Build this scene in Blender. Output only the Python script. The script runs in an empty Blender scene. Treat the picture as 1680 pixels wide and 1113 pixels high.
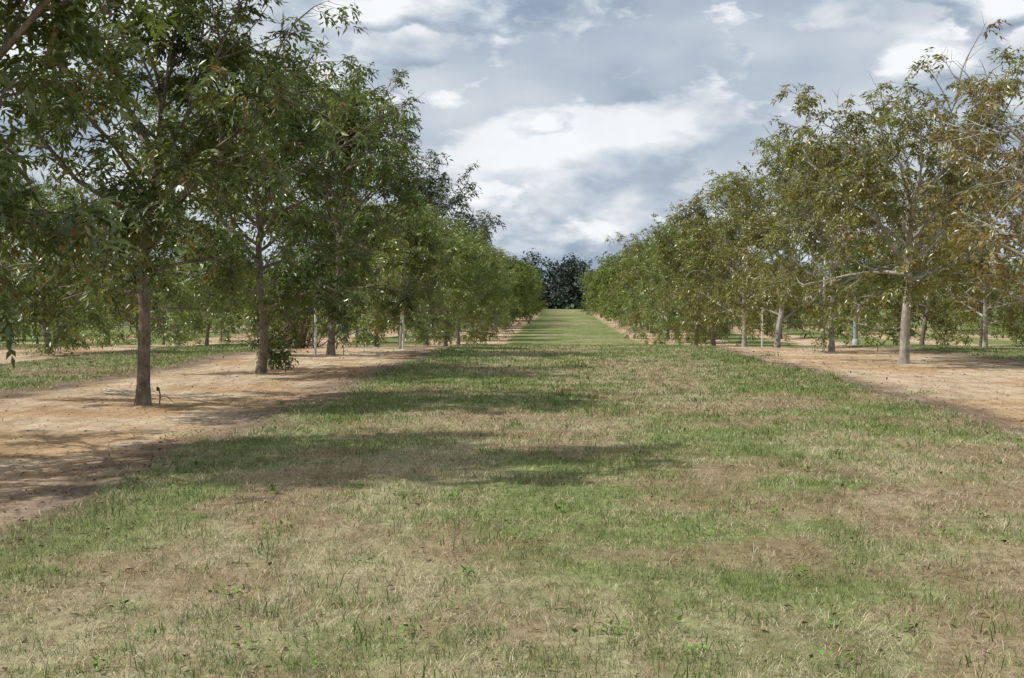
import bpy, math, random
import numpy as np
from mathutils import Vector

R = np.random.RandomState
scene = bpy.context.scene
scene.view_settings.view_transform = 'Standard'
scene.view_settings.look = 'None'
scene.view_settings.exposure = 0
scene.view_settings.gamma = 1

# ------------------------------------------------------------------ noise
def _hash(ix, iy, seed):
    h = (ix.astype(np.int64) * 374761393 + iy.astype(np.int64) * 668265263 + seed * 974711) & 0x7fffffff
    h = ((h ^ (h >> 13)) * 1274126177) & 0x7fffffff
    h = (h ^ (h >> 16)) & 0xffffff
    return h / float(0xffffff)

def vnoise(x, y, seed=0):
    ix = np.floor(x); iy = np.floor(y)
    fx = x - ix; fy = y - iy
    fx = fx * fx * (3 - 2 * fx); fy = fy * fy * (3 - 2 * fy)
    a = _hash(ix, iy, seed); b = _hash(ix + 1, iy, seed)
    c = _hash(ix, iy + 1, seed); d = _hash(ix + 1, iy + 1, seed)
    return (a * (1 - fx) + b * fx) * (1 - fy) + (c * (1 - fx) + d * fx) * fy

def fbm(x, y, seed=0, octv=4):
    s = 0; a = 0.5; t = 0
    for i in range(octv):
        s = s + a * vnoise(x * 2 ** i + 17.3 * i, y * 2 ** i - 9.1 * i, seed + i)
        t += a; a *= 0.5
    return s / t

def sstep(a, b, x):
    t = np.clip((x - a) / (b - a), 0, 1)
    return t * t * (3 - 2 * t)

# ------------------------------------------------------------------ ground functions
def gz(x, y):
    x = np.asarray(x, float); y = np.asarray(y, float)
    z = -1.4 * sstep(36, 88, y) + 0.45 * sstep(150, 300, y)
    near = sstep(400, 100, np.abs(y)) 
    z = z + near * (0.10 * (fbm(x / 5, y / 7, 5, 2) - 0.5) + 0.04 * (fbm(x / 0.9, y / 0.9, 6, 3) - 0.5))
    return z

STRIPS = [(-9.4, -3.75), (5.35, 11.7), (-18.6, -13.2), (15.2, 19.4), (-26.5, -22), (24, 28), (-35, -31), (33, 37)]

def dirt_d(x, y):
    d = np.full(np.shape(x), -99.0)
    wob = 0.9 * (fbm(x / 1.8, y / 2.6, 31, 3) - 0.5) + 0.6 * (fbm(x / 0.35, y / 0.35, 37, 2) - 0.5)
    for a, b in STRIPS:
        d = np.maximum(d, np.minimum(x - a, b - x))
    d = np.where((y < -30) | (y > 285), -99.0, d)
    return d + wob

def col_lerp(a, b, t):
    return a * (1 - t[:, None]) + b * t[:, None]

GREEN = np.array([0.15, 0.215, 0.07]); GREEN2 = np.array([0.27, 0.30, 0.12])
STRAW = np.array([0.52, 0.455, 0.29]); BROWN = np.array([0.29, 0.215, 0.14])
SAND = np.array([0.53, 0.42, 0.30]); ORANGE = np.array([0.45, 0.315, 0.195]); THATCH = np.array([0.20, 0.155, 0.12])

def dryness(x, y):
    n = fbm(x / 1.7, y / 2.8, 11, 4)
    d = 0.20 + 0.74 * sstep(0.32, 0.60, n)
    lane = np.minimum(np.abs(x + 3.0), np.abs(x - 4.5))
    g = np.exp(-(lane / 0.7) ** 2) * sstep(11, 18, y) * 0.9
    d = d * (1 - g)
    far = sstep(30, 60, y)
    band = 0.55 * sstep(.45, .62, fbm(x / 6, y / 3.0, 15, 3))
    d = d * (1 - 0.7 * far) + band * far
    return d * (1 - 0.5 * sstep(8.5, 10, np.abs(x)))

def brownness(x, y):
    n = fbm(x / 1.1 + 5, y / 1.0, 71, 4)
    return sstep(0.48, 0.63, n) * sstep(45, 25, y) * 0.7

def ground_color(x, y):
    d = dryness(x, y); br = brownness(x, y)
    gr = col_lerp(np.tile(GREEN * 0.7 + GREEN2 * 0.2, (len(x), 1)), STRAW * 0.68, np.clip(d * 0.9, 0, 1))
    gr = col_lerp(gr, BROWN, br)
    dd = dirt_d(x, y)
    sa = col_lerp(np.tile(SAND, (len(x), 1)), ORANGE, sstep(0.45, 0.62, fbm(x / 1.5, y / 1.2, 91, 3)))
    m = sstep(-0.15, 0.3, dd)
    c = col_lerp(gr, sa, m)
    fr = np.exp(-((dd - 0.2) / 0.5) ** 2) * (0.45 + 0.9 * fbm(x / 0.5, y / 0.9, 93, 2)) * sstep(70, 40, y)
    c = col_lerp(c, THATCH, np.clip(fr, 0, 0.9))
    return c, m

# ------------------------------------------------------------------ node helpers
def new_mat(name):
    m = bpy.data.materials.new(name); m.use_nodes = True
    nt = m.node_tree; nt.nodes.clear()
    return m, nt, nt.nodes, nt.links

def mathn(nt, op, a, b=None, c=None, clamp=False):
    n = nt.nodes.new('ShaderNodeMath'); n.operation = op; n.use_clamp = clamp
    for i, v in enumerate((a, b, c)):
        if v is None: continue
        if isinstance(v, (int, float)): n.inputs[i].default_value = v
        else: nt.links.new(v, n.inputs[i])
    return n.outputs[0]

def noise(nt, vec, scale, detail=4, rough=0.5, dist=0.0):
    n = nt.nodes.new('ShaderNodeTexNoise')
    n.inputs['Scale'].default_value = scale; n.inputs['Detail'].default_value = detail
    n.inputs['Roughness'].default_value = rough; n.inputs['Distortion'].default_value = dist
    if vec is not None: nt.links.new(vec, n.inputs['Vector'])
    return n.outputs[0]

def ramp(nt, fac, stops):
    n = nt.nodes.new('ShaderNodeValToRGB')
    e = n.color_ramp.elements
    while len(e) < len(stops): e.new(0.5)
    for i, (p, c) in enumerate(stops):
        e[i].position = p; e[i].color = (c[0], c[1], c[2], 1)
    nt.links.new(fac, n.inputs[0]); return n.outputs[0]

def mixc(nt, fac, a, b, mode='MIX'):
    n = nt.nodes.new('ShaderNodeMix'); n.data_type = 'RGBA'; n.blend_type = mode
    for s, v in ((n.inputs[0], fac), (n.inputs[6], a), (n.inputs[7], b)):
        if isinstance(v, (int, float)): s.default_value = v
        elif isinstance(v, tuple): s.default_value = (v[0], v[1], v[2], 1)
        else: nt.links.new(v, s)
    return n.outputs[2]

# materials
def ground_material():
    m, nt, N, L = new_mat('ground_soil_and_turf')
    out = N.new('ShaderNodeOutputMaterial'); b = N.new('ShaderNodeBsdfDiffuse')
    geo = N.new('ShaderNodeNewGeometry'); pos = geo.outputs['Position']
    att = N.new('ShaderNodeAttribute'); att.attribute_name = 'Col'
    f1 = noise(nt, pos, 11, 5, 0.75); f2 = noise(nt, pos, 1.3, 3, 0.6)
    v = ramp(nt, f1, [(0.28, (0.45, 0.43, 0.41)), (0.45, (.93, .93, .93)), (0.7, (1.32, 1.32, 1.3))])
    v2 = ramp(nt, f2, [(0.3, (0.80, 0.77, 0.74)), (0.7, (1.17, 1.17, 1.17))])
    c = mixc(nt, 1.0, att.outputs['Color'], v, 'MULTIPLY')
    c = mixc(nt, 1.0, c, v2, 'MULTIPLY')
    mp = N.new('ShaderNodeMapping'); mp.inputs['Scale'].default_value = (3.5, 0.35, 1)
    L.new(pos, mp.inputs['Vector'])
    st = noise(nt, mp.outputs[0], 1.6, 3, 0.6)
    sv = ramp(nt, st, [(0.35, (0.82, 0.78, 0.74)), (0.65, (1.1, 1.1, 1.1))])
    c = mixc(nt, 1.0, c, sv, 'MULTIPLY')
    sp = noise(nt, pos, 24, 2, 0.5)
    spm = ramp(nt, sp, [(0.67, (0, 0, 0)), (0.71, (.8, .8, .8))])
    c = mixc(nt, spm, c, (0.13, 0.095, 0.07))
    L.new(c, b.inputs['Color'])
    bp = N.new('ShaderNodeBump'); bp.inputs['Strength'].default_value = 0.8; bp.inputs['Distance'].default_value = 0.05
    L.new(f1, bp.inputs['Height']); L.new(bp.outputs[0], b.inputs['Normal'])
    L.new(b.outputs[0], out.inputs[0]); return m

def leaf_material(name, rough=0.45, trans=0.3, gloss=0.06):
    m, nt, N, L = new_mat(name)
    out = N.new('ShaderNodeOutputMaterial'); b = N.new('ShaderNodeBsdfDiffuse')
    att = N.new('ShaderNodeAttribute'); att.attribute_name = 'Col'
    c = att.outputs['Color']
    if gloss > 0:
        oi = N.new('ShaderNodeObjectInfo')
        vr = ramp(nt, oi.outputs['Random'], [(0.0, (0.92, 0.94, 0.9)), (0.5, (1.06, 1.0, 0.9)), (1.0, (1.0, 1.06, 1.0))])
        c = mixc(nt, 1.0, c, vr, 'MULTIPLY')
    L.new(c, b.inputs['Color']); last = b.outputs[0]
    if trans > 0:
        t = N.new('ShaderNodeBsdfTranslucent')
        tc = mixc(nt, 1.0, c, (1.5, 1.55, 0.6), 'MULTIPLY'); L.new(tc, t.inputs[0])
        mx = N.new('ShaderNodeMixShader'); mx.inputs[0].default_value = trans
        L.new(last, mx.inputs[1]); L.new(t.outputs[0], mx.inputs[2]); last = mx.outputs[0]
    if gloss > 0:
        g = N.new('ShaderNodeBsdfGlossy'); g.inputs['Roughness'].default_value = rough; g.inputs['Color'].default_value = (.9, .92, .85, 1)
        mx = N.new('ShaderNodeMixShader'); mx.inputs[0].default_value = gloss
        L.new(last, mx.inputs[1]); L.new(g.outputs[0], mx.inputs[2]); last = mx.outputs[0]
    L.new(last, out.inputs[0])
    return m

def bark_material(name, dark, light):
    m, nt, N, L = new_mat(name)
    out = N.new('ShaderNodeOutputMaterial'); b = N.new('ShaderNodeBsdfDiffuse')
    tc = N.new('ShaderNodeTexCoord'); mp = N.new('ShaderNodeMapping'); mp.inputs['Scale'].default_value = (1, 1, 0.3)
    L.new(tc.outputs['Object'], mp.inputs[0])
    f = noise(nt, mp.outputs[0], 26, 5, 0.65); g = noise(nt, tc.outputs['Object'], 4, 3, 0.5)
    c = ramp(nt, f, [(0.3, dark), (0.7, light)])
    c = mixc(nt, 1.0, c, ramp(nt, g, [(0.3, (0.65, 0.64, 0.62)), (0.7, (1.25, 1.25, 1.25))]), 'MULTIPLY')
    L.new(c, b.inputs['Color'])
    bp = N.new('ShaderNodeBump'); bp.inputs['Strength'].default_value = 0.7; bp.inputs['Distance'].default_value = 0.02
    L.new(f, bp.inputs['Height']); L.new(bp.outputs[0], b.inputs['Normal']); L.new(b.outputs[0], out.inputs[0])
    return m

def plain_material(name, c1, c2, scale=20, rough=0.7, metal=0.0):
    m, nt, N, L = new_mat(name)
    out = N.new('ShaderNodeOutputMaterial'); b = N.new('ShaderNodeBsdfPrincipled')
    tc = N.new('ShaderNodeTexCoord')
    c = ramp(nt, noise(nt, tc.outputs['Object'], scale, 5, 0.6), [(0.35, c1), (0.65, c2)])
    L.new(c, b.inputs['Base Color']); b.inputs['Roughness'].default_value = rough; b.inputs['Metallic'].default_value = metal
    L.new(b.outputs[0], out.inputs[0]); return m

M_GROUND = ground_material()
M_LEAF = leaf_material('pecan_leaves', 0.36, 0.34, 0.06)
M_WOODS = leaf_material('woodland_leaves', 0.5, 0.0, 0.0)
M_GRASS = leaf_material('grass_blades', 0.7, 0.0, 0.0)
M_LITTER = leaf_material('dry_leaves', 0.8, 0.0, 0.0)
M_BARK = bark_material('pecan_bark', (0.12, 0.10, 0.08), (0.30, 0.255, 0.215))
M_BARKP = bark_material('pale_pecan_bark', (0.25, 0.23, 0.20), (0.52, 0.49, 0.43))

# ------------------------------------------------------------------ mesh helper
def np_mesh(name, verts, faces, mats, matidx=None, col=None, smooth=None):
    me = bpy.data.meshes.new(name)
    k = faces.shape[1]; nf = len(faces)
    me.vertices.add(len(verts)); me.vertices.foreach_set('co', np.ascontiguousarray(verts, dtype=np.float32).ravel())
    me.loops.add(nf * k); me.loops.foreach_set('vertex_index', np.ascontiguousarray(faces, dtype=np.int32).ravel())
    me.polygons.add(nf)
    me.polygons.foreach_set('loop_start', np.arange(0, nf * k, k, dtype=np.int32))
    me.polygons.foreach_set('loop_total', np.full(nf, k, dtype=np.int32))
    for m in mats: me.materials.append(m)
    if matidx is not None: me.polygons.foreach_set('material_index', matidx.astype(np.int32))
    if smooth is not None: me.polygons.foreach_set('use_smooth', smooth)
    if col is not None:
        a = me.color_attributes.new('Col', 'FLOAT_COLOR', 'POINT')
        c4 = np.ones((len(verts), 4), np.float32); c4[:, :3] = col
        a.data.foreach_set('color', c4.ravel())
    me.update(calc_edges=True)
    return me

def add_obj(name, me, loc=(0, 0, 0), rot=0, scale=(1, 1, 1), parent=None):
    o = bpy.data.objects.new(name, me); scene.collection.objects.link(o)
    o.location = loc; o.rotation_euler = (0, 0, rot); o.scale = scale
    if parent: o.parent = parent
    return o

# ------------------------------------------------------------------ ground mesh
def axis(fine_lo, fine_hi, step, far_lo, far_hi, g=1.09):
    mid = np.arange(fine_lo, fine_hi + 1e-6, step)
    r = []; s = step; p = mid[-1]
    while p < far_hi: s *= g; p += s; r.append(p)
    l = []; s = step; p = fine_lo
    while p > far_lo: s *= g; p -= s; l.append(p)
    return np.concatenate([np.array(l[::-1]), mid, np.array(r)])
ax = axis(-14, 13, 0.18, -3000, 3000); ay = axis(3.5, 50, 0.2, -300, 4000, 1.03)
X, Y = np.meshgrid(ax, ay); xs = X.ravel(); ys = Y.ravel()
zs = gz(xs, ys)
gc, gm = ground_color(xs, ys)
zs = zs - 0.03 * gm
nx, ny = len(ax), len(ay)
ii, jj = np.meshgrid(np.arange(nx - 1), np.arange(ny - 1)); b0 = (jj * nx + ii).ravel()
gf = np.stack([b0, b0 + 1, b0 + nx + 1, b0 + nx], 1)
add_obj('ground', np_mesh('ground', np.stack([xs, ys, zs], 1), gf, [M_GROUND], col=gc, smooth=np.ones(len(gf), bool)))

def gzs(x, y):
    x = np.asarray(x, float); y = np.asarray(y, float)
    return gz(x, y) - 0.03 * sstep(-0.15, 0.3, dirt_d(x, y))
def gh(x, y): return float(gzs(np.array([x]), np.array([y]))[0])

# ------------------------------------------------------------------ grass
def make_blades(x, y, h, w, lean, col, rng):
    n = len(x); z = gzs(x, y) - 0.004
    a = rng.uniform(0, 2 * np.pi, n); la = rng.uniform(0, 2 * np.pi, n)
    dx, dy = np.cos(a) * w / 2, np.sin(a) * w / 2
    lx, ly = np.cos(la) * lean * h, np.sin(la) * lean * h
    hz = h * np.sqrt(np.clip(1 - (lean * 0.8) ** 2, 0.05, 1))
    P0 = np.stack([x - dx, y - dy, z], 1); P1 = np.stack([x + dx, y + dy, z], 1)
    mx, my, mz = x + lx * 0.38, y + ly * 0.38, z + hz * 0.6
    P2 = np.stack([mx + dx * .75, my + dy * .75, mz], 1); P3 = np.stack([mx - dx * .75, my - dy * .75, mz], 1)
    T = np.stack([x + lx, y + ly, z + hz * 0.97], 1)
    T2 = T + np.stack([dx, dy, dx * 0], 1) * 0.15
    V = np.stack([P0, P1, P2, P3, T, T2], 1).reshape(-1, 3)
    b = np.arange(n) * 6
    F = np.concatenate([np.stack([b, b + 1, b + 2, b + 3], 1), np.stack([b + 3, b + 2, b + 5, b + 4], 1)])
    C = np.repeat(col, 6, axis=0)
    return V, F, C

rng = R(7)
def sample_grass(nb):
    u = rng.uniform(0, 1, nb); p = 1.4
    e = 2 - p
    D = (4.6 ** e + u * (56 ** e - 4.6 ** e)) ** (1 / e)
    x = rng.uniform(-1, 1, nb) * (0.47 * D + 1.0)
    return x, D
x, y = sample_grass(860000)
keep = (np.abs(x) < 22)
dd = dirt_d(x, y); pr = 1 - sstep(-0.25, 0.25, dd) * 0.99
br = brownness(x, y); pr *= (1 - 0.5 * br)
pr *= 0.4 + 0.85 * sstep(0.3, 0.6, fbm(x / 0.2, y / 0.2, 55, 2))
keep &= rng.uniform(0, 1, len(x)) < pr
x = x[keep]; y = y[keep]; n = len(x)
dr = dryness(x, y); br = brownness(x, y)
pick = rng.uniform(0, 1, n)
cl_ = (fbm(x / 0.13, y / 0.13, 58, 3) - 0.5) * 2.2 + (fbm(x / 0.7, y / 0.8, 59, 3) - 0.5) * 1.6
green = pick + cl_ > (0.20 + 0.58 * dr + 0.25 * br)
g = col_lerp(np.tile(GREEN, (n, 1)), GREEN2, rng.uniform(0, 1, n))
s = col_lerp(np.tile(STRAW, (n, 1)), BROWN * 1.2, np.clip(rng.uniform(-0.5, 0.9, n) + br * 0.6, 0, 1))
col = np.where(green[:, None], g, s) * rng.uniform(0.65, 1.35, n)[:, None]
sc = np.maximum(1, y / 8.0)
h = rng.uniform(0.025, 0.075, n) * np.where(green, 1.1, 0.95) * (0.45 + 1.05 * fbm(x / 0.35, y / 0.35, 77, 2))
w = rng.uniform(0.002, 0.0046, n) * sc
lean = np.where(green, rng.uniform(0.15, 1.1, n), rng.uniform(0.7, 1.25, n))
V, F, C = make_blades(x, y, h, w, lean, col, rng)
add_obj('grass', np_mesh('grass', V, F, [M_GRASS], col=C))
print('blades', n)

tl = [(0.72, 17.5, 70, .22), (2.05, 12.0, 26, .16), (1.25, 9.6, 30, .15), (2.7, 12.6, 22, .15), (-2.1, 12.6, 18, .14), (1.9, 16.5, 18, .14),
      (4.3, 20, 30, .15), (-0.7, 8.2, 20, .10), (3.2, 9.0, 14, .12), (-3.0, 20, 40, .14), (0.8, 11.2, 22, .12), (-2.6, 8.8, 16, .12), (1.0, 6.3, 30, .08), (-1.3, 6.2, 30, .07)]
for i in range(360):
    D = rng.uniform(5, 36); xx = rng.uniform(-3.4, 5.0)
    if abs(xx) < 0.45 * D: tl.append((xx, D, rng.randint(6, 26), rng.uniform(.05, .13)))
for i in range(60):
    D = rng.uniform(9, 40); tl.append((rng.choice([-3.5, 5.2]) + rng.normal(0, .3), D, rng.randint(10, 40), rng.uniform(.07, .16)))
tx = []; ty = []; th = []
for (a, b, k, hh) in tl:
    tx.append(a + rng.normal(0, 0.05 + k * 0.0016, k)); ty.append(b + rng.normal(0, 0.05 + k * 0.0016, k)); th.append(rng.uniform(0.4, 1.15, k) * hh)
tx = np.concatenate(tx); ty = np.concatenate(ty); th = np.concatenate(th); n = len(tx)
col = col_lerp(np.tile(np.array([0.09, 0.165, 0.045]), (n, 1)), np.array([0.19, 0.25, 0.08]), rng.uniform(0, 1, n))
V, F, C = make_blades(tx, ty, th, rng.uniform(.004, .008, n) * np.maximum(1, ty / 12), rng.uniform(.1, .7, n), col, rng)
add_obj('tall_grass_tufts', np_mesh('tall_grass_tufts', V, F, [M_GRASS], col=C))

def leaf_quads(P, D, Nn, length, width, col, fold=0.12):
    D = D / np.linalg.norm(D, axis=1, keepdims=True)
    W = np.cross(D, Nn); W /= np.linalg.norm(W, axis=1, keepdims=True) + 1e-9
    U = np.cross(W, D)
    l = length[:, None]; w = width[:, None]
    mid = P + D * l * 0.42 
    V = np.stack([P, mid + W * w / 2 + U * w * fold, P + D * l, mid - W * w / 2 + U * w * fold], 1).reshape(-1, 3)
    F = np.arange(len(P) * 4).reshape(-1, 4)
    return V, F, np.repeat(col, 4, axis=0)

P = []; Dv = []; Ls = []; Cs = []
wl = [(-3.0, 10.2, .12, 40), (-2.25, 6.45, .09, 26), (-0.75, 6.0, .10, 28), (0.25, 6.1, .1, 30), (5.9, 21.5, .28, 130), (6.3, 21.9, .2, 70), (-4.3, 14.6, .3, 60), (-3.6, 17, .3, 60), (0.6, 5.7, .08, 26), (-1.75, 6.7, .1, 34), (3.3, 13.5, .4, 60), (2.9, 14.2, .3, 50)]
for i in range(300):
    D = rng.uniform(5, 30); xx = rng.uniform(-3.9, 5.4)
    if abs(xx) < .45 * D: wl.append((xx, D, rng.uniform(.04, .14), rng.randint(6, 26)))
for (a, b, r, k) in wl:
    px = a + rng.normal(0, r * .6, k); py = b + rng.normal(0, r * .6, k)
    pz = gzs(px, py) + rng.uniform(0.005, 0.05, k)
    P.append(np.stack([px, py, pz], 1)); Dv.append(np.stack([rng.normal(0, 1, k), rng.normal(0, 1, k), rng.uniform(0, .8, k)], 1))
    Ls.append(rng.uniform(.02, .045, k)); Cs.append(np.array([0.14, 0.24, 0.055]) * rng.uniform(.7, 1.2, k)[:, None])
P = np.concatenate(P); Dv = np.concatenate(Dv); Ls = np.concatenate(Ls); Cs = np.concatenate(Cs)
V, F, C = leaf_quads(P, Dv, np.array([0, 0, 1.0]) + rng.normal(0, .3, P.shape), Ls, Ls * .55, Cs)
add_obj('broadleaf_weeds', np_mesh('broadleaf_weeds', V, F, [M_GRASS], col=C))

n = 18000
D = 4.8 * (40 / 4.8) ** rng.uniform(0, 1, n); lx = rng.uniform(-.5, .5, n) * D * 1.05
under = .8 * np.exp(-((lx + 4.2) / .7) ** 2) + .8 * np.exp(-((lx - 5.9) / .7) ** 2) + .35 * np.exp(-((lx + 6.5) / 3) ** 2) + .3 * np.exp(-((lx - 8.6) / 3) ** 2) + .10
k = rng.uniform(0, 1, n) < under; lx = lx[k]; D = D[k]; n = len(lx)
P = np.stack([lx, D, gzs(lx, D) + rng.uniform(.004, .02, n)], 1)
Dv = np.stack([rng.normal(0, 1, n), rng.normal(0, 1, n), rng.normal(0, .2, n)], 1)
Ls = rng.uniform(.02, .06, n) * np.maximum(1, D / 18)
V, F, C = leaf_quads(P, Dv, np.array([0, 0, 1.0]) + rng.normal(0, .35, P.shape), Ls, Ls * .4, np.array([0.14, 0.095, 0.06]) * rng.uniform(.5, 1.6, n)[:, None], .25)
add_obj('fallen_leaves', np_mesh('fallen_leaves', V, F, [M_LITTER], col=C))

# ------------------------------------------------------------------ trees
def norm(v): return v / (np.linalg.norm(v) + 1e-9)

class Tubes:
    def __init__(s): s.V = []; s.F = []; s.n = 0
    def add(s, pts, rad, sides):
        pts = np.asarray(pts); rad = np.asarray(rad); m = len(pts)
        t = np.gradient(pts, axis=0); t /= np.linalg.norm(t, axis=1, keepdims=True) + 1e-9
        ref = np.array([1.0, 0, 0]) if abs(t[0, 0]) < .8 else np.array([0, 1.0, 0])
        u = np.cross(t, ref); u /= np.linalg.norm(u, axis=1, keepdims=True) + 1e-9
        v = np.cross(t, u); a = np.arange(sides) * 2 * np.pi / sides
        ring = pts[:, None, :] + rad[:, None, None] * (np.cos(a)[None, :, None] * u[:, None, :] + np.sin(a)[None, :, None] * v[:, None, :])
        s.V.append(ring.reshape(-1, 3))
        i = np.arange(m - 1)[:, None] * sides; j = np.arange(sides)[None, :]; j2 = (j + 1) % sides
        f = np.stack([i + j, i + j2, i + sides + j2, i + sides + j], -1).reshape(-1, 4) + s.n
        s.F.append(f); s.n += m * sides

def curve(rng, p, d, length, n, up=0.0, jit=0.12):
    pts = [p]; d = norm(d); st = length / n
    for i in range(n):
        d = norm(d + rng.normal(0, jit, 3) + np.array([0, 0, up]))
        p = p + d * st; pts.append(p)
    return np.array(pts)

def at(pts, t):
    f = t * (len(pts) - 1); i = min(int(f), len(pts) - 2); r = f - i
    return pts[i] * (1 - r) + pts[i + 1] * r, norm(pts[i + 1] - pts[i])

def make_tree(name, seed, H=7.5, cb=1.7, Rc=2.9, trunk_r=0.10, nprim=22, nsec=7, ntw=5, nleaf=6, leaflets=9, lsz=0.13,
              dens=1.0, col=(0.06, 0.09, 0.028), col2=(0.10, 0.12, 0.035), brown=0.06, bark=None, lead=0.8, topsparse=0.0, lowdroop=0.0,
              browncol=(0.22, 0.155, 0.065), topw=0.0, elr=50, leafmat=None):
    rng = R(seed); T = Tubes(); LP = []; LD = []
    bark = bark or M_BARK; leafmat = leafmat or M_LEAF
    tr = curve(rng, np.array([0, 0, -0.1]), np.array([rng.normal(0, .04), rng.normal(0, .04), 1]), H * lead, 14, 0.12, 0.05)
    trr = trunk_r * (1 - np.linspace(0, 1, 15)) ** 0.8 + 0.012; trr[0] *= 1.35
    T.add(tr, trr, 12)
    az = rng.uniform(0, 6.28)
    for i in range(nprim):
        q = (i + 0.3) / nprim
        h = cb + (H * lead - cb) * (q ** 0.9) * 0.97
        az += 2.4 + rng.normal(0, .35)
        p, _ = at(tr, min(h / (H * lead), .99))
        env = max(topw, math.sqrt(max(0.05, 1 - ((q - 0.22) / 0.88) ** 2)))
        L = Rc * env * rng.uniform(.62, 1.2)
        el = math.radians(18 + elr * q + rng.normal(0, 7))
        L = L / max(math.cos(el), .62)
        L = min(L, (H * 1.02 - h) / max(math.sin(el), .3) + .3)
        d = np.array([math.cos(az) * math.cos(el), math.sin(az) * math.cos(el), math.sin(el)])
        upb = 0.05 if q > .3 else 0.03 - lowdroop
        pr = curve(rng, p, d, L, 9, upb, .11)
        r0 = trunk_r * (0.50 - .28 * q) * (L / Rc) ** .4
        T.add(pr, r0 * (1 - np.linspace(0, 1, 10)) ** .9 + .007, 6)
        dloc = dens * (1 - topsparse * q)
        ns = max(3, int(round(nsec * L / Rc)))
        for j in range(ns):
            t = 0.22 + 0.78 * (j + rng.uniform(0, .8)) / ns
            t = min(t, .99)
            p2, d2 = at(pr, t)
            side = np.cross(d2, rng.normal(0, 1, 3)); side = norm(side)
            dd2 = norm(d2 * .75 + side * .85 + np.array([0, 0, .15]))
            L2 = L * (0.20 + .26 * (1 - t)) * rng.uniform(.7, 1.25) + .15
            se = curve(rng, p2, dd2, L2, 5, .02 - lowdroop * .5, .16)
            T.add(se, r0 * .38 * (1 - np.linspace(0, 1, 6)) + .005, 4)
            dsec = dloc * rng.choice([1.0, 1.0, .4])
            for k in range(ntw):
                t3 = min(.99, .15 + .85 * (k + rng.uniform(0, .9)) / ntw)
                p3, d3 = at(se, t3)
                side = norm(np.cross(d3, rng.normal(0, 1, 3)))
                tw = curve(rng, p3, norm(d3 * .7 + side * .8), rng.uniform(.22, .5), 3, .0, .2)
                T.add(tw, np.array([.006, .005, .004, .003]), 3)
                if rng.uniform() > dsec: continue
                for m in range(nleaf):
                    p4, d4 = at(tw, rng.uniform(.25, .99))
                    LP.append(p4); LD.append(d4 * .5 + rng.normal(0, .55, 3))
    LP = np.array(LP); LD = np.array(LD); LD[:, 2] *= .6
    rad = np.percentile(np.hypot(LP[:, 0], LP[:, 1]), 95); top = np.percentile(LP[:, 2], 99.7)
    k1 = min(1.45, Rc / (rad + .1)); k2 = min(1.25, (H - cb) / (top + .1 - cb))
    def fit(A):
        A = A.copy(); A[:, :2] *= 1 + (k1 - 1) * sstep(.3, 1.2, np.hypot(A[:, 0], A[:, 1]))[:, None]
        A[:, 2] = np.where(A[:, 2] > cb, cb + (A[:, 2] - cb) * k2, A[:, 2]); return A
    LP = fit(LP)
    LD /= np.linalg.norm(LD, axis=1, keepdims=True)
    n = len(LP); rl = rng.uniform(.22, .38, n) * (lsz / .13) ** .5
    S = np.cross(LD, np.array([0, 0, 1.0]) + rng.normal(0, .3, LD.shape)); S /= np.linalg.norm(S, axis=1, keepdims=True) + 1e-9
    base = col_lerp(np.tile(np.array(col), (n, 1)), np.array(col2), rng.uniform(0, 1, n)) * rng.uniform(.65, 1.3, n)[:, None]
    bm = rng.uniform(0, 1, n) < brown
    base[bm] = np.array(browncol) * rng.uniform(.5, 1.3, bm.sum())[:, None]
    Vs = []; Fs = []; Cc = []; off = T.n
    for k in range(leaflets):
        s = (k // 2 + 1) / (leaflets / 2.0); s = min(s, 1.0); sgn = 1 if k % 2 == 0 else -1
        if k == leaflets - 1: sgn = 0
        pos = LP + LD * (rl * s)[:, None] + np.array([0, 0, -1]) * (rl * s * s * .55)[:, None]
        dl = LD * .55 + S * (.8 * sgn) + np.array([0, 0, -.55]) + rng.normal(0, .28, LD.shape)
        ln = lsz * rng.uniform(.75, 1.25, n)
        Nn = np.array([0, 0, 1.0]) + LD * .5 + rng.normal(0, .5, LD.shape)
        V, F, C = leaf_quads(pos, dl, Nn, ln, ln * .36, base * rng.uniform(.85, 1.15, n)[:, None])
        Vs.append(V); Fs.append(F + off); Cc.append(C); off += len(V)
    TV = fit(np.concatenate(T.V)); TF = np.concatenate(T.F)
    V = np.concatenate([TV] + Vs); F = np.concatenate([TF] + Fs); C = np.concatenate([np.ones((len(TV), 3))] + Cc)
    mi = np.concatenate([np.zeros(len(TF)), np.ones(len(F) - len(TF))]).astype(int)
    return np_mesh(name, V, F, [bark, leafmat], mi, C, smooth=(mi == 0))

DG = (0.075, 0.112, 0.033); DG2 = (0.145, 0.17, 0.048)
OG = (0.13, 0.145, 0.04); OG2 = (0.22, 0.21, 0.06)
MG = (0.115, 0.16, 0.038); MG2 = (0.205, 0.24, 0.068)

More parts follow.
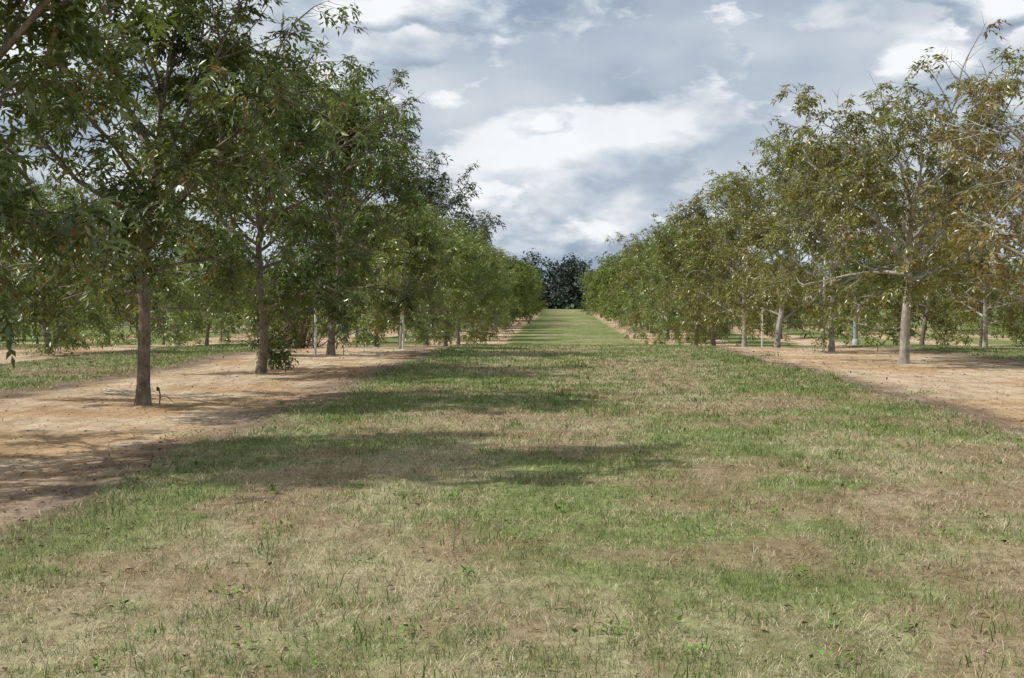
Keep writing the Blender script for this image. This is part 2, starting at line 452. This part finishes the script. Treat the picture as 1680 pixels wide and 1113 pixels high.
left_near = make_tree('pecan_tree_near', 3, H=7.8, cb=1.7, Rc=3.0, trunk_r=.11, nprim=26, nleaf=6, col=DG, col2=DG2, lowdroop=.07, topw=.45, dens=.85)
left_a = make_tree('pecan_tree_a', 11, H=7.1, cb=1.7, Rc=2.9, trunk_r=.095, nprim=26, nleaf=6, col=DG, col2=DG2, lowdroop=.07, topsparse=.5, topw=.3)
left_b = make_tree('pecan_tree_b', 12, H=7.3, cb=1.4, Rc=3.0, trunk_r=.10, nprim=27, nleaf=6, col=DG, col2=DG2, lowdroop=.07, topw=.3, brown=.04, topsparse=.15)
left_c = make_tree('pecan_tree_c', 23, H=8.2, cb=1.4, Rc=2.4, trunk_r=.10, nprim=26, nleaf=6, col=DG, col2=DG2, lowdroop=.07, topsparse=.25, topw=.3)
right_a = make_tree('pecan_tree_d', 31, H=7.6, cb=2.0, Rc=3.3, trunk_r=.12, nprim=22, nleaf=6, col=OG, col2=OG2, brown=.10, bark=M_BARKP, topsparse=.45, dens=.95, lead=.62, topw=.75, elr=42)
right_0 = make_tree('pecan_tree_e', 33, H=6.3, cb=1.6, Rc=3.0, trunk_r=.10, nprim=18, nleaf=4, col=OG, col2=(.22, .165, .055), brown=.35, bark=M_BARKP, dens=.42, lead=.6, topw=.6)
mids = [make_tree('pecan_tree_m%d' % i, 50 + i, H=7.8, cb=.9, Rc=3.2, trunk_r=.10, nprim=24, nsec=7, ntw=4, nleaf=6, leaflets=7, lsz=.16,
                  col=MG, col2=MG2, brown=.03, lowdroop=.09, topw=.3) for i in range(3)]
midr = [make_tree('pecan_tree_r%d' % i, 70 + i, H=8.0, cb=1.0, Rc=3.4, trunk_r=.10, nprim=23, nsec=7, ntw=4, nleaf=6, leaflets=7, lsz=.16,
                  col=OG, col2=OG2, brown=.06, lowdroop=.08, topw=.3, topsparse=.2, bark=M_BARK if i == 2 else M_BARKP) for i in range(3)]
fars = [make_tree('pecan_tree_f%d' % i, 90 + i, H=7.8, cb=.8, Rc=3.3, trunk_r=.10, nprim=18, nsec=6, ntw=3, nleaf=4, leaflets=5, lsz=.28,
                  col=MG, col2=MG2, brown=.05, lowdroop=.08, topw=.3, leafmat=M_WOODS) for i in range(2)]
small = make_tree('young_pecan_tree', 120, H=4.2, cb=1.3, Rc=1.5, trunk_r=.05, nprim=14, nsec=5, ntw=4, nleaf=5, col=MG, col2=MG2, bark=M_BARKP)
oak = make_tree('oak_tree', 130, H=8.5, cb=1.2, Rc=3.2, trunk_r=.16, nprim=26, nsec=6, ntw=4, nleaf=5, leaflets=5, lsz=.2, col=(.085, .11, .065), col2=(.12, .145, .08), brown=.0, lead=.7, dens=.9, topw=.55, leafmat=M_WOODS)

prng = random.Random(5)
def put(name, me, x, y, rot=None, s=1.0, sz=None, parent=None):
    rot = prng.uniform(0, 6.28) if rot is None else rot
    return add_obj(name, me, (x, y, gh(x, y)), rot, (s, s, sz or s), parent)

put('pecan_tree', left_near, -6.75, 11.7, 1.0)
put('pecan_tree', left_a, -6.42, 19.4, 0.3)
put('pecan_tree', left_b, -6.5, 27.5, 2.0)
put('pecan_tree', left_c, -6.6, 36.5, 4.0)
put('pecan_tree', small, -5.3, 42, None, 1.1)
put('pecan_tree', mids[0], -6.7, 46.5, None, .76)
put('pecan_tree', mids[1], -6.9, 55, None, .78)
put('pecan_tree', mids[2], -6.7, 64, None, .82)
put('pecan_tree', right_0, 8.9, 23.2, 2.2)
put('pecan_tree', right_a, 8.57, 32.3, 0.6)
put('pecan_tree', midr[1], 8.5, 40.5, 1, .84)
put('pecan_tree', midr[0], 8.4, 50, 2)
put('pecan_tree', midr[1], 8.4, 59, 3, 1.0)
put('pecan_tree', midr[2], 8.2, 69, 5)
put('pecan_tree', right_a, 9.4, 13.0, 3.0)
y = 73.5
while y < 130:
    put('pecan_tree', mids[prng.randrange(3)], -6.7 + prng.uniform(-.3, .3), y, None, prng.uniform(.84, 1.0)); y += 9
y = 78
while y < 130:
    put('pecan_tree', midr[prng.randrange(3)] if prng.random() < .5 else mids[prng.randrange(3)], 8.4 + prng.uniform(-.4, .3), y, None, prng.uniform(.96, 1.14)); y += 9
for yy in (36.5, 46, 55):
    put('pecan_tree', mids[prng.randrange(3)], -14.8 - (yy - 36) * .03, yy, None, .72)
put('pecan_tree', midr[1], 17, 52, None, .9); put('pecan_tree', midr[2], 17, 61, None, .95); put('pecan_tree', midr[0], 17.2, 43, 1, .85)
far_parent = bpy.data.objects.new('distant_orchard_trees', None); scene.collection.objects.link(far_parent)
y = 131
while y < 286:
    put('tree', fars[prng.randrange(2)], -6.7, y, None, prng.uniform(.88, 1.1), parent=far_parent)
    put('tree', fars[prng.randrange(2)], 8.2, y, None, prng.uniform(.95, 1.2), parent=far_parent); y += 9
for xr in (-15.5, -24.5, -33, -41.5, -50, 17, 25.5, 34, 42.5):
    y = 66 if abs(xr) < 20 else 48
    while y < 150:
        if xr > -24 or y > 62:
            if prng.random() < .85: put('tree', fars[prng.randrange(2)], xr + prng.uniform(-.4, .4), y + prng.uniform(-1, 1), None, prng.uniform(.65, .95), parent=far_parent)
        y += 10.5
put('oak_tree', oak, -15.4, 138, 1.0, 2.3); put('oak_tree', oak, -27, 158, 3.0, 2.1); put('oak_tree', oak, -12.0, 172, 4.0, 1.75)

# distant woodland
rng = R(99); Vs = []; Cs = []
for i in range(190):
    tx = -420 + i * 4.5 + rng.uniform(-2, 2); tyy = 302 + rng.uniform(0, 26)
    Ht = rng.uniform(8, 12.5) + 1.0 * math.exp(-((tx + 4) / 9) ** 2); rr = rng.uniform(2.8, 4.6)
    nc = 46
    th_ = rng.uniform(0, 6.28, nc); uu = rng.uniform(0, 1, nc) ** 1.1
    cz = Ht * uu; cr = rr * np.sqrt(np.clip(1 - ((uu - .3) / .75) ** 2, .08, 1)) * rng.uniform(.1, 1, nc)
    ctr = np.stack([tx + np.cos(th_) * cr, tyy + np.sin(th_) * cr, cz], 1)
    k = 42
    pts = ctr.repeat(k, 0) + rng.normal(0, 1, (nc * k, 3)) * np.array([1.0, 1.0, .7])
    A = rng.normal(0, 1, (nc * k, 3)); A /= np.linalg.norm(A, axis=1, keepdims=True)
    B = np.cross(A, rng.normal(0, 1, (nc * k, 3))); B /= np.linalg.norm(B, axis=1, keepdims=True)
    sz = rng.uniform(.2, .5, (nc * k, 1)) * (1.5 - .7 * uu.repeat(k)[:, None])
    Vs.append(np.stack([pts - A * sz, pts + B * sz * .7, pts + A * sz, pts - B * sz * .7], 1).reshape(-1, 3))
    cc = np.array([0.10, 0.13, 0.105]) * rng.uniform(.75, 1.25) * rng.uniform(.7, 1.2, (nc, 1)).repeat(k, 0)  # pale bluish tint: distance haze painted into the leaf colour, no fog volume
    Cs.append(cc.repeat(4, 0))
V = np.concatenate(Vs); V[:, 2] -= .9; F = np.arange(len(V)).reshape(-1, 4)
add_obj('distant_woodland', np_mesh('distant_woodland', V, F, [M_WOODS], col=np.concatenate(Cs)))

# ------------------------------------------------------------------ brush, pole, irrigation
def tubes_obj(name, tb, mat, loc, parent=None, smooth=True):
    V = np.concatenate(tb.V); F = np.concatenate(tb.F)
    return add_obj(name, np_mesh(name, V, F, [mat], smooth=np.full(len(F), smooth)), loc, parent=parent)

M_BRUSH = bark_material('red_brown_stems', (0.07, 0.04, 0.03), (0.20, 0.12, 0.085))
T = Tubes(); rng = R(4)
for i in range(90):
    a = rng.uniform(0, 6.28); el = rng.uniform(.3, 1.3)
    p = curve(rng, np.array([rng.normal(0, .7), rng.normal(0, .4), -.05]), np.array([math.cos(a) * math.cos(el), math.sin(a) * math.cos(el), math.sin(el)]), rng.uniform(.8, 2.2), 6, -.02, .14)
    T.add(p, np.linspace(.02, .004, 7), 4)
for i in range(3):
    p = curve(rng, np.array([.3 + .15 * i, 0, -.05]), np.array([.25, 0, 1]), 3, 7, 0, .05); T.add(p, np.linspace(.09, .05, 8), 8)
tubes_obj('dry_shrub', T, M_BRUSH, (-9.6, 44, gh(-9.6, 44)))

M_POLE = plain_material('weathered_galvanised', (0.26, 0.30, 0.28), (0.38, 0.42, 0.40), 8, .6)
M_WHITE = plain_material('concrete_collar', (0.36, 0.36, 0.34), (0.48, 0.48, 0.46), 6, .8)
M_BLACK = plain_material('dull_brown_pipe', (0.06, 0.05, 0.04), (0.12, 0.10, 0.08), 30, .7)
M_STAKE = plain_material('whitewashed_stake', (0.5, 0.48, 0.43), (0.7, 0.68, 0.62), 12, .8)
pe = bpy.data.objects.new('irrigation_standpipe', None); scene.collection.objects.link(pe); pe.location = (14.6, 64, gh(14.6, 64))
T = Tubes(); T.add([(0, 0, .4), (0, 0, 2.8), (0, 0, 3.15), (0, 0, 3.25)], [.12, .115, .11, .04], 14)
T.add([(0, 0, 2.6), (0, 0, 2.65), (0, 0, 2.75), (0, 0, 2.8)], [.12, .16, .16, .12], 14)
T.add([(0, 0, 2.2), (.35, 0, 2.2), (.42, 0, 2.1), (.42, 0, 1.8)], [.04, .04, .04, .04], 8); tubes_obj('riser', T, M_POLE, (0, 0, 0), pe)
T = Tubes(); T.add([(0, 0, -.1), (0, 0, .38), (0, 0, .42)], [.17, .16, .12], 14); tubes_obj('collar', T, M_WHITE, (0, 0, 0), pe)

for (xx, yy, hh) in ((-5.15, 41.6, 1.5), (8.15, 40.0, 2.3), (-6.95, 36.0, 1.7), (8.9, 57, 2.2)):
    T = Tubes(); T.add([(0, 0, -.1), (.015, 0, hh * .5), (.0, .01, hh), (.0, .01, hh + .03)], [.035, .032, .03, .008], 8)
    T.add([(0, 0, hh * .7), (.09, .02, hh * .71), (.12, .12, hh * .7), (0, .03, hh * .7)], [.008] * 4, 5)
    tubes_obj('tree_stake', T, M_STAKE, (xx, yy, gh(xx, yy)))

for (xx, yy) in ((-6.22, 19.6), (-6.05, 27.9), (-6.3, 36.9), (9.8, 40)):
    T = Tubes()
    T.add([(0, 0, -.05), (.01, 0, .15), (-.01, 0, .25), (-.01, 0, .26)], [.011, .011, .011, .004], 8)
    T.add([(-.03, 0, .20), (-.03, 0, .21), (-.03, 0, .26), (-.03, 0, .27)], [.005, .019, .019, .005], 8)
    T.add([(.0, 0, .08), (.08, .02, .14), (.16, .03, .07), (.22, .04, .01), (.4, .1, .005)], [.005] * 5, 6)
    tubes_obj('irrigation_sprinkler', T, M_BLACK, (xx, yy, gh(xx, yy)))

# ------------------------------------------------------------------ sun + sky
E = math.radians(51); AZ = math.radians(12)
sdir = Vector((-math.cos(AZ) * math.cos(E), -math.sin(AZ) * math.cos(E), math.sin(E)))
sl = bpy.data.lights.new('sun', 'SUN'); sl.energy = 4.1; sl.angle = math.radians(.7); sl.color = (1, .97, .91)
so = bpy.data.objects.new('sun', sl); scene.collection.objects.link(so); so.rotation_euler = sdir.to_track_quat('Z', 'Y').to_euler(); so.location = (-20, -10, 30)

w = bpy.data.worlds.new('World'); scene.world = w; w.use_nodes = True
nt = w.node_tree; N = nt.nodes; L = nt.links; N.clear()
out = N.new('ShaderNodeOutputWorld')
sky = N.new('ShaderNodeTexSky'); sky.sky_type = 'NISHITA'; sky.sun_disc = False
sky.sun_elevation = E; sky.sun_rotation = math.atan2(sdir.x, sdir.y) % (2 * math.pi)
bg1 = N.new('ShaderNodeBackground'); bg1.inputs[1].default_value = .1; L.new(sky.outputs[0], bg1.inputs[0])
tc = N.new('ShaderNodeTexCoord')
mp = N.new('ShaderNodeMapping'); mp.inputs['Scale'].default_value = (1, 1, 2.0); L.new(tc.outputs['Generated'], mp.inputs[0])
P0 = mp.outputs[0]
def offs(vec, o):
    n = N.new('ShaderNodeVectorMath'); n.operation = 'ADD'; L.new(vec, n.inputs[0]); n.inputs[1].default_value = o; return n.outputs[0]
nA = noise(nt, offs(P0, (.6, 0, .2)), 3.6, 5, .5, 0)
base = ramp(nt, nA, [(.38, (.30, .375, .475)), (.48, (.43, .50, .585)), (.60, (.61, .66, .71))])
def deck(o, scale, lo, hi, gain, cur, top=1.0):
    nB = noise(nt, offs(P0, o), scale, 8, .55, 0)
    nU = noise(nt, offs(P0, (o[0] - .012, o[1] - .008, o[2] + .28 / scale)), scale, 5, .54, 0)
    mask = ramp(nt, nB, [(lo, (0, 0, 0)), (lo + .03, (.75, .75, .75)), (hi, (.97, .97, .97))])
    lit = mathn(nt, 'ADD', mathn(nt, 'MULTIPLY', mathn(nt, 'SUBTRACT', nB, nU), gain), .42, clamp=True)
    cum = ramp(nt, lit, [(.0, (.28, .35, .45)), (.25, (.38, .455, .55)), (.55, (.60, .655, .71)), (.9, (.87, .89, .91))])
    return mixc(nt, mask, cur, cum)
cl = deck((3, 1, 5), 4.6, .45, .62, 4.6, base)
cl = deck((7.1, 4.4, 2.6), 8.0, .54, .60, 4.6, cl)
bg2 = N.new('ShaderNodeBackground'); L.new(cl, bg2.inputs[0]); bg2.inputs[1].default_value = 1.08
gap = ramp(nt, nA, [(.33, (.2, .2, .2)), (.42, (0, 0, 0))])
mx = N.new('ShaderNodeMixShader'); L.new(gap, mx.inputs[0]); L.new(bg2.outputs[0], mx.inputs[1]); L.new(bg1.outputs[0], mx.inputs[2])
L.new(mx.outputs[0], out.inputs[0])

# ------------------------------------------------------------------ camera
cam = bpy.data.cameras.new('camera'); co = bpy.data.objects.new('camera', cam); scene.collection.objects.link(co)
cam.lens = 45; cam.sensor_width = 36; cam.clip_end = 8000; cam.clip_start = .1
co.location = (0, 0, 1.6); co.rotation_euler = (math.radians(90 - 1.81), 0, math.radians(2.18))
scene.camera = co
